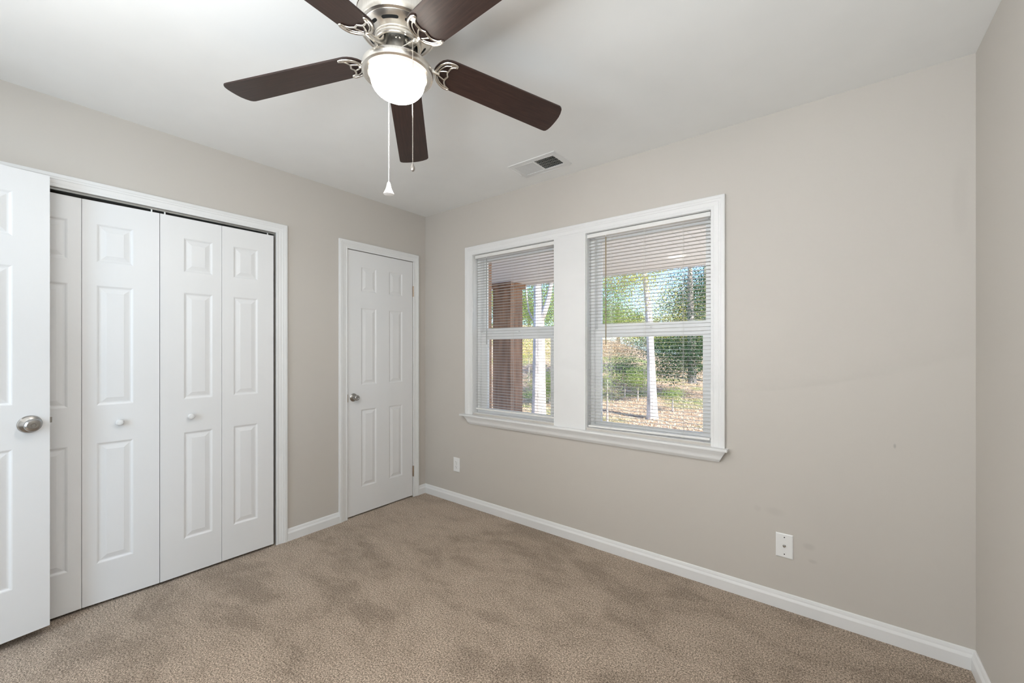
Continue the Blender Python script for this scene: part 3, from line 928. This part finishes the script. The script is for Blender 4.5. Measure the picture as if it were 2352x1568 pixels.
# blades
TH, PH, DR, TX, TY, ZB = -0.1812, 1.115, -0.0964, 0.0178, -0.0183, 2.328
OUT = []
tip = [(0.6200, -0.0683), (0.6360, -0.0680), (0.6440, -0.0645), (0.6495, -0.0585), (0.6560, -0.040), (0.6595, -0.020), (0.6600, 0.0), (0.6590, 0.022), (0.6570, 0.042), (0.6530, 0.060),
       (0.6480, 0.0700), (0.6410, 0.0745), (0.6300, 0.0752)]
rt = [(0.1880, 0.0590), (0.1780, 0.0580), (0.1650, 0.0535), (0.1510, 0.0440), (0.1390, 0.0300), (0.1325, 0.0150), (0.1300, 0.0), (0.1325, -0.0150), (0.1400, -0.0340), (0.1500, -0.0500), (0.1630, -0.0605), (0.1780, -0.0655), (0.1900, -0.0670)]
BLADE = tip + [(0.19 + (0.63 - 0.19) * t, 0.0590 + (0.0752 - 0.0590) * t) for t in (0.75, 0.5, 0.25)] + rt + [(0.19 + (0.62 - 0.19) * t, -0.0670 - 0.0013 * t) for t in (0.25, 0.5, 0.75)]
IRON = [(0.1375, -0.0068), (0.1430, -0.0267), (0.1520, -0.0420), (0.1650, -0.0545), (0.1795, -0.0595), (0.1949, -0.0602), (0.2032, -0.0556), (0.2015, -0.0497),
        (0.1894, -0.0443), (0.1818, -0.0348), (0.1787, -0.0244), (0.1766, -0.0156), (0.1786, -0.0089), (0.1829, -0.0005),
        (0.1785, 0.0075), (0.1755, 0.0167), (0.1755, 0.0259), (0.1792, 0.0349), (0.1849, 0.0431), (0.1925, 0.0475), (0.1999, 0.0510), (0.1962, 0.0555), (0.1817, 0.0554), (0.1660, 0.0490),
        (0.1515, 0.0372), (0.1415, 0.0224), (0.1372, 0.0085)]
def blade_map(k):
    a = PH + k * 2 * pi / 5
    e1 = Vector((cos(a), sin(a), DR + TX * cos(a) + TY * sin(a)))
    e2 = Vector((-sin(a) * cos(TH), cos(a) * cos(TH), sin(TH) + (-TX * sin(a) + TY * cos(a)) * cos(TH)))
    e3 = e1.cross(e2).normalized()
    O = Vector((FX, FY, ZB))
    return lambda r, s, h: O + e1 * r + e2 * s + e3 * h
def bar(bm, Q, pts, rw, h0, seg=8):
    tube(bm, [Q(p[0], p[1], h0) for p in pts], rw, seg, flat=(1, 0.75))
def smooth_path(pts, n=4, closed=False):
    out = []
    m = len(pts)
    rng = range(m if closed else m - 1)
    for i in rng:
        p0 = pts[(i - 1) % m] if (closed or i > 0) else pts[0]
        p1 = pts[i]; p2 = pts[(i + 1) % m]
        p3 = pts[(i + 2) % m] if (closed or i + 2 < m) else pts[-1]
        for j in range(n):
            t = j / n
            out.append(tuple(0.5 * ((2 * b) + (-a + c) * t + (2 * a - 5 * b + 4 * c - d) * t * t + (-a + 3 * b - 3 * c + d) * t ** 3) for a, b, c, d in zip(p0, p1, p2, p3)))
    if not closed: out.append(tuple(pts[-1]))
    return out
for k in range(5):
    Q = blade_map(k)
    bm = NB(); uv = bm.loops.layers.uv.new('UVMap')
    top = [bm.verts.new(Q(r, s, 0.0060)) for r, s in BLADE]
    bot = [bm.verts.new(Q(r, s, 0.0)) for r, s in BLADE]
    loc = {}
    for v, (r, s) in zip(top + bot, BLADE + BLADE): loc[v] = (r + k * 0.7, s + k * 0.31)
    n = len(BLADE)
    fs = [bm.faces.new(top), bm.faces.new(bot[::-1])]
    for i in range(n): fs.append(bm.faces.new([bot[i], bot[(i + 1) % n], top[(i + 1) % n], top[i]]))
    for f in fs:
        for lp in f.loops: lp[uv].uv = loc[lp.vert]
    obj('fan_blade', bm, 'wood', root)
    # crescent blade iron with pierced scroll work
    bm = NB()
    h = -0.0035
    outer = smooth_path(IRON[-1:] + IRON[:8], 3)
    sc1 = smooth_path(IRON[7:14], 3)
    sc2 = smooth_path(IRON[13:21], 3)
    low = smooth_path(IRON[20:], 3)
    rim = outer + low[::-1][::-1]
    bar(bm, Q, outer, 0.0044, h); bar(bm, Q, low + [IRON[0]], 0.0044, h)
    bar(bm, Q, sc1, 0.0033, h); bar(bm, Q, sc2, 0.0033, h)
    # solid horns between rim and scallops
    for A_, B_ in (([(0.1795, -0.0585), (0.1949, -0.0595), (0.2025, -0.0550)], [(0.1818, -0.0400), (0.1894, -0.0450), (0.2010, -0.0505)]),
                   ([(0.1817, 0.0545), (0.1900, 0.0550), (0.1985, 0.0530)], [(0.1792, 0.0400), (0.1849, 0.0440), (0.1940, 0.0490)])):
        for i in range(2):
            for hh in (-0.0015, -0.0045):
                quad(bm, Q(*A_[i], hh), Q(*A_[i + 1], hh), Q(*B_[i + 1], hh), Q(*B_[i], hh))
    # inner bars
    bar(bm, Q, smooth_path([(0.1430, 0.0), (0.1500, -0.0080), (0.1600, -0.0145), (0.1700, -0.0185), (0.1775, -0.0200)], 3), 0.0028, h)
    bar(bm, Q, smooth_path([(0.1430, 0.0), (0.1500, 0.0080), (0.1600, 0.0135), (0.1690, 0.0170), (0.1760, 0.0200)], 3), 0.0028, h)
    bar(bm, Q, smooth_path([(0.1455, -0.0090), (0.1560, -0.0290), (0.1680, -0.0420), (0.1840, -0.0480)], 3), 0.0026, h)
    bar(bm, Q, smooth_path([(0.1455, 0.0130), (0.1560, 0.0300), (0.1680, 0.0400), (0.1820, 0.0475)], 3), 0.0026, h)
    iron = obj('blade_iron', bm, 'nickel', root, smooth=True)
    # arm
    bm = NB()
    a = PH + k * 2 * pi / 5
    R_ = lambda r, z: Vector((FX + r * cos(a), FY + r * sin(a), z))
    pts = [R_(0.056, 2.3735), R_(0.062, 2.352), R_(0.072, 2.333), R_(0.086, 2.3225), R_(0.102, 2.3180), R_(0.120, 2.3135)] + [Q(0.138, 0, -0.004), Q(0.150, 0, -0.0035)]
    pp = smooth_path([tuple(p) for p in pts], 4)
    tube(bm, pp, [0.0055 + 0.0015 * sin(i / len(pp) * pi) for i in range(len(pp))], 10, flat=(1.5, 0.8))
    obj('blade_arm', bm, 'nickel', root, smooth=True)

# pull chains
Rv = Vector((cos(YAW), -sin(YAW), 0)); Fv = Vector((sin(YAW), cos(YAW), 0))
C0 = Vector(CAM)
def px(u, v, dep): return C0 + (Fv + Rv * ((u - CX) / F_PX) + Vector((0, 0, 1)) * ((CY - v) / F_PX)) * dep
def chain(name, path, bead, pitch, mat, parent):
    bm = NB()
    path = [Vector(p) for p in path]
    d = 0; i = 0
    pos = path[0].copy(); seg = 0; rem = 0
    L = [(b - a).length for a, b in zip(path[:-1], path[1:])]
    tot = sum(L); s = 0
    while s < tot:
        t = s; j = 0
        while j < len(L) - 1 and t > L[j]: t -= L[j]; j += 1
        p = path[j].lerp(path[j + 1], t / L[j])
        bmesh.ops.create_icosphere(bm, subdivisions=1, radius=bead, matrix=Matrix.Translation(p))
        s += pitch
    tube(bm, path, bead * 0.3, 4)
    return obj(name, bm, mat, parent, smooth=True)
dp = 1.336
e0 = px(948, 300, dp)
a1 = math.atan2(e0.y - FY, e0.x - FX)
ch = chain('pull_chain', [(FX + 0.046 * cos(a1), FY + 0.046 * sin(a1), 2.333), (e0.x, e0.y, 2.286), (e0.x, e0.y, px(948, 372, dp).z)], 0.0017, 0.0037, 'nickel', root)
bm = NB()
zt = px(948, 372, dp).z
lathe(bm, [(0, 0.0), (0.0018, 0.0), (0.0022, -0.004), (0.0045, -0.011), (0.0068, -0.018), (0.0072, -0.023), (0.0055, -0.028), (0.0025, -0.0305), (0, -0.031)], (e0.x, e0.y, zt), (0, 0, 1), 20)
obj('chain_pendant', bm, 'pendant', ch, smooth=True, label='teardrop metal pendant')
dp = 1.592
e1 = px(893, 300, dp)
a2 = math.atan2(e1.y - FY, e1.x - FX)
zt = px(892, 418, dp).z
ch = chain('pull_chain', [(FX + 0.046 * cos(a2), FY + 0.046 * sin(a2), 2.333), (e1.x, e1.y, 2.286), (e1.x, e1.y, zt)], 0.0020, 0.0043, 'bell', root)
bm = NB()
lathe(bm, [(0, 0.0), (0.003, 0.0), (0.0055, -0.003), (0.0075, -0.012), (0.0100, -0.024), (0.0150, -0.036), (0.0195, -0.044), (0.0200, -0.047), (0.0150, -0.0485), (0, -0.0485)], (e1.x, e1.y, zt), (0, 0, 1), 28)
obj('chain_bell', bm, 'bell', ch, smooth=True, label='white ribbed bell pull')

# ------------------------------------------------------------------ outdoors: porch
bm = NB(); box(bm, -7.0, 4.3, 0.236, 2.68, 2.268, 2.34)
tag(obj('porch_ceiling', bm, 'soffit'), 'white panelled porch ceiling seen through the blinds', 'porch ceiling', kind='structure')
bm = NB(); box(bm, -7.0, 4.3, 2.681, 2.72, 2.262, 2.40)
tag(obj('fascia_board', bm, 'trim'), 'white fascia board along the porch edge', 'fascia', kind='structure')
bm = NB(); box(bm, -7.0, 7.0, 0.236, 2.75, -0.75, -0.12)
tag(obj('porch_floor', bm, 'concrete'), 'concrete porch floor below the windows', 'porch floor', kind='structure')
root = empty('porch_pillar', (-1.0, 2.45, -0.12), 'square brown wood-clad porch pillar outside the left window', 'pillar')
bm = NB(); box(bm, -1.172, -0.836, 2.30, 2.60, -0.12, 2.20)
obj('shaft', bm, 'cedar', root)
bm = NB(); box(bm, -1.205, -0.800, 2.27, 2.635, 2.20, 2.267)
obj('capital', bm, 'cedar', root)

# ------------------------------------------------------------------ outdoors: yard
def gz(x, y):
    t = min(1, max(0, (y - 7.5) / 16.0))
    hill = t * t * (3 - 2 * t)
    side = 1 / (1 + math.exp((x + 4.5 - (y - 8) * -0.35) / 2.5))       # higher towards the left
    z = -0.62 + 0.020 * min(y, 9) + hill * (0.8 + 3.0 * side)
    return z + 0.05 * sin(x * 1.3) * cos(y * 0.9)
bm = NB()
N1, N2 = 80, 70
g = [[bm.verts.new((x, y, gz(x, y))) for x in [-42 + 62 * i / N1 for i in range(N1 + 1)]] for y in [2.76 + 48 * (j / N2) ** 1.5 for j in range(N2 + 1)]]
for j in range(N2):
    for i in range(N1):
        bm.faces.new([g[j][i], g[j][i + 1], g[j + 1][i + 1], g[j + 1][i]])
tag(obj('yard_ground', bm, 'ground', smooth=True), 'sloping yard covered in leaf litter and grass', 'ground', kind='structure')

def leaf_quad(bm, p, size, rnd):
    a = Vector((rnd.gauss(0, 1), rnd.gauss(0, 1), rnd.gauss(0, 1))).normalized()
    b = a.cross(Vector((rnd.gauss(0, 1), rnd.gauss(0, 1), rnd.gauss(0, 1)))).normalized()
    s = size * rnd.uniform(0.25, 0.55)
    c = a.cross(b) * s * 0.12
    vs = [bm.verts.new(p + a * s), bm.verts.new(p + b * s * 0.5 + c), bm.verts.new(p - a * s), bm.verts.new(p - b * s * 0.5 + c)]
    bm.faces.new(vs)

def cluster(bm, blobs, n, size, rnd):
    vol = [b[3] * b[4] * b[5] for b in blobs]
    tot = sum(vol)
    for (x, y, z, rx, ry, rz), v in zip(blobs, vol):
        m = int(4.2 * n * v / tot)
        k = 0
        while k < m:
            # leaves gather on random twigs inside the blob
            c = Vector((rnd.gauss(0, 0.45), rnd.gauss(0, 0.45), rnd.gauss(0, 0.45)))
            if c.length > 1.05: continue
            twig = Vector((x + c.x * rx, y + c.y * ry, z + c.z * rz))
            for _ in range(min(9, m - k)):
                leaf_quad(bm, twig + Vector((rnd.gauss(0, 1), rnd.gauss(0, 1), rnd.gauss(0, 0.7))) * size * 1.9, size, rnd)
                k += 1

def tree(name, label, cat, trunk, branches, bark, blobs, n, size, leafmat, seed, group=None):
    rnd = random.Random(seed)
    b0 = trunk[0]
    root = empty(name, (b0[0], b0[1], b0[2]), label, cat, group)
    if len(trunk) > 1:
        bm = NB()
        pp = smooth_path([tuple(t) for t in trunk], 4)
        tube(bm, [p[:3] for p in pp], [p[3] for p in pp], 12)
        tk = obj('trunk', bm, bark, root, smooth=True)
        for br in branches:
            bm = NB(); pp = smooth_path([tuple(t) for t in br], 3)
            tube(bm, [p[:3] for p in pp], [p[3] for p in pp], 8)
            obj('branch', bm, bark, tk, smooth=True)
    bm = NB(); cluster(bm, blobs, n, size, rnd)
    obj('foliage', bm, leafmat, root)
    return root

def g0(x, y): return gz(x, y) - 0.08

def at(u, v, y):
    d = Fv + Rv * ((u - CX) / F_PX) + Vector((0, 0, 1)) * ((CY - v) / F_PX)
    t = (y - C0.y) / d.y
    return C0 + d * t

def blob(u, v, y, r, rz=None, ry=None):
    p = at(u, v, y)
    return (p.x, p.y, p.z, r, ry or r, rz or r)

# left window: pale forked trunk
b = at(1237, 950, 5.2)
tree('deciduous_tree', 'pale forked tree seen right of the pillar through the left window', 'tree',
     [(b.x, b.y, g0(b.x, b.y), 0.19), (b.x + 0.01, b.y, 0.2, 0.155), (*at(1238, 760, 5.2), 0.13), (*at(1236, 690, 5.2), 0.10), (*at(1231, 560, 5.3), 0.06), (*at(1225, 420, 5.4), 0.02)],
     [[(*at(1240, 740, 5.2), 0.075), (*at(1256, 700, 5.2), 0.06), (*at(1268, 640, 5.2), 0.045), (*at(1290, 520, 5.2), 0.02)],
      [(*at(1236, 745, 5.2), 0.03), (*at(1215, 715, 5.2), 0.022), (*at(1207, 640, 5.1), 0.01)]],
     'bark_pale', [blob(1212, 700, 6.6, 1.3, 1.1), blob(1262, 690, 7.0, 1.2, 1.3), blob(1240, 600, 7.0, 1.6), blob(1120, 700, 7.0, 1.2), blob(1215, 690, 5.6, 0.8, 0.9), blob(1268, 720, 5.8, 0.5, 0.8)], 6500, 0.055, 'leaf_green', 3)
# right window: pale trunk leaning left
b = at(1499, 966, 8.0)
tree('deciduous_tree', 'tall tree with sunlit trunk in the middle of the right window', 'tree',
     [(b.x, b.y, g0(b.x, b.y), 0.175), (*at(1498, 940, 8.0), 0.135), (*at(1495, 830, 8.0), 0.100), (*at(1490, 720, 8.0), 0.085), (*at(1482, 640, 8.0), 0.065), (*at(1474, 560, 8.0), 0.05), (*at(1470, 430, 8.0), 0.02)],
     [[(*at(1482, 640, 8.0), 0.025), (*at(1470, 600, 8.0), 0.018), (*at(1455, 560, 8.0), 0.01)]],
     'bark_pale', [blob(1425, 640, 9.0, 1.1, 0.5), blob(1440, 600, 9.0, 1.6, 1.0), blob(1500, 560, 9.0, 1.6, 0.8), (1.2, 7.6, 4.9, 1.3, 1.2, 0.9), blob(1480, 640, 7.6, 0.8, 1.0)], 4200, 0.06, 'leaf_yellow', 5)  # the blob given by coordinates is out of view, added to shade the upper trunk
tree('bushy_tree', 'large dark green tree at the right of the right window', 'tree',
     [(*at(1590, 880, 11.5), 0.14), (*at(1588, 780, 11.5), 0.12), (*at(1585, 640, 11.5), 0.08), (*at(1585, 560, 11.5), 0.03)], [],
     'bark_grey', [blob(1560, 800, 11.5, 1.7, 1.0), blob(1620, 810, 11.5, 1.4, 1.0), blob(1540, 850, 11.0, 0.9, 0.5), blob(1600, 700, 11.8, 1.2, 1.1), blob(1620, 650, 12, 1.2, 0.9)], 7600, 0.065, 'leaf_dark', 8)
tree('yellowing_tree', 'yellow-green tree at the left of the right window', 'tree',
     [(*at(1372, 900, 12), 0.09), (*at(1374, 760, 12), 0.08), (*at(1380, 640, 12), 0.05), (*at(1384, 560, 12), 0.02)], [],
     'bark_grey', [blob(1400, 700, 12, 1.5, 1.2), blob(1440, 725, 12.5, 1.3, 0.6), blob(1360, 680, 12.5, 1.5, 1.2), blob(1420, 655, 12.5, 1.2, 0.5)], 4200, 0.065, 'leaf_green', 13)
tree('golden_tree', 'golden-leaved tree behind the dark one in the right window', 'tree',
     [(*at(1625, 860, 15), 0.12), (*at(1622, 720, 15), 0.10), (*at(1618, 600, 15), 0.03)], [],
     'bark_grey', [blob(1615, 690, 15, 1.8, 1.3), blob(1560, 720, 15, 1.6, 1.0), blob(1500, 745, 15, 1.8, 0.5)], 4200, 0.07, 'leaf_yellow', 17)
def bush(u, v, y, r, rz, n, mat, label, seed, size=0.05):
    p = at(u, v, y)
    z0 = gz(p.x, p.y)
    tree('shrub', label, 'shrub', [(p.x, p.y, z0 - 0.05, 0.03), (p.x, p.y, max(p.z, z0 + 0.3), 0.012)], [], 'bark_grey', [(p.x, p.y, p.z, r, r, rz)], n, size, mat, seed)
bush(1435, 850, 10.5, 0.55, 0.55, 900, 'leaf_dark', 'small dark shrub left of the sunlit trunk', 21)
bush(1465, 870, 10.0, 0.50, 0.35, 700, 'leaf_green', 'low green shrub just left of the sunlit trunk', 22)
bush(1395, 870, 7.0, 0.45, 0.6, 420, 'leaf_green', 'thin green sapling at the left edge of the right window', 23, 0.04)
bush(1400, 800, 12.0, 1.5, 0.5, 2000, 'leaf_tan', 'tan autumn shrub high on the bank, right window', 24, 0.055)
bush(1262, 880, 8.5, 0.8, 0.6, 1200, 'leaf_green', 'green shrub behind the pale forked tree', 25)
bush(1215, 800, 11.0, 1.5, 0.8, 1500, 'leaf_yellow', 'yellow-green shrub beyond the wooden pillar', 26)
bush(1545, 905, 9.0, 0.35, 0.15, 300, 'leaf_green', 'low green plant right of the sunlit trunk', 27, 0.04)
# far wood line
for i, (u, y, lab) in enumerate([(1150, 22, 'far green tree behind the wooden pillar'), (1215, 29, 'far green tree behind the pale forked tree'), (1275, 36, 'far green tree behind the window mullion, left side'),
                                 (1345, 24, 'far green tree behind the window mullion, right side'), (1420, 31, 'far green tree behind the yellow-green one'),
                                 (1500, 38, 'far green tree behind the sunlit trunk'), (1580, 24, 'far green tree behind the dark one'), (1660, 31, 'far green tree right of the golden-leaved one')]):
    top = {0: 640, 1: 690, 2: 650, 3: 690, 4: 700, 5: 748, 6: 720, 7: 690}[i]
    p = at(u, 800, y); z0 = gz(p.x, p.y)
    zt = at(u, top, y).z
    zc = (zt + z0) / 2 + 0.3
    tree('woodland_tree', lab, 'tree', [(p.x, p.y, z0 - 0.1, 0.18), (p.x, p.y, zc, 0.12), (p.x, p.y, zt, 0.03)], [], 'bark_grey',
         [(p.x, p.y, zc, 2.4, 2.0, (zt - z0) / 2), (p.x + 1.0, p.y + 0.3, zc - 0.6, 1.6, 1.6, (zt - z0) / 2.4)], 2600, 0.13,
         'leaf_green' if i % 2 else 'leaf_yellow', 40 + i, 'woodland trees along the far edge of the yard')
# fallen leaves
bm = NB(); rnd = random.Random(99)
for _ in range(15000):
    y = 4.5 + 14 * rnd.random() ** 1.3
    c = at(rnd.uniform(1100, 1680), 800, y)
    x = c.x
    z = gz(x, y) + 0.01
    a = rnd.uniform(0, 2 * pi); s = rnd.uniform(0.018, 0.038)
    t = rnd.uniform(-0.5, 0.5) * s; t2 = rnd.uniform(0, 0.7) * s
    vs = [bm.verts.new((x + s * cos(a), y + s * sin(a), z + t2)), bm.verts.new((x - s * 0.5 * sin(a), y + s * 0.5 * cos(a), z + 0.005)),
          bm.verts.new((x - s * cos(a), y - s * sin(a), z + t + 0.03)), bm.verts.new((x + s * 0.5 * sin(a), y - s * 0.5 * cos(a), z))]
    bm.faces.new(vs)
tag(obj('fallen_leaves', bm, 'leaf_tan'), 'tan fallen leaves scattered over the yard', 'leaves', kind='stuff')
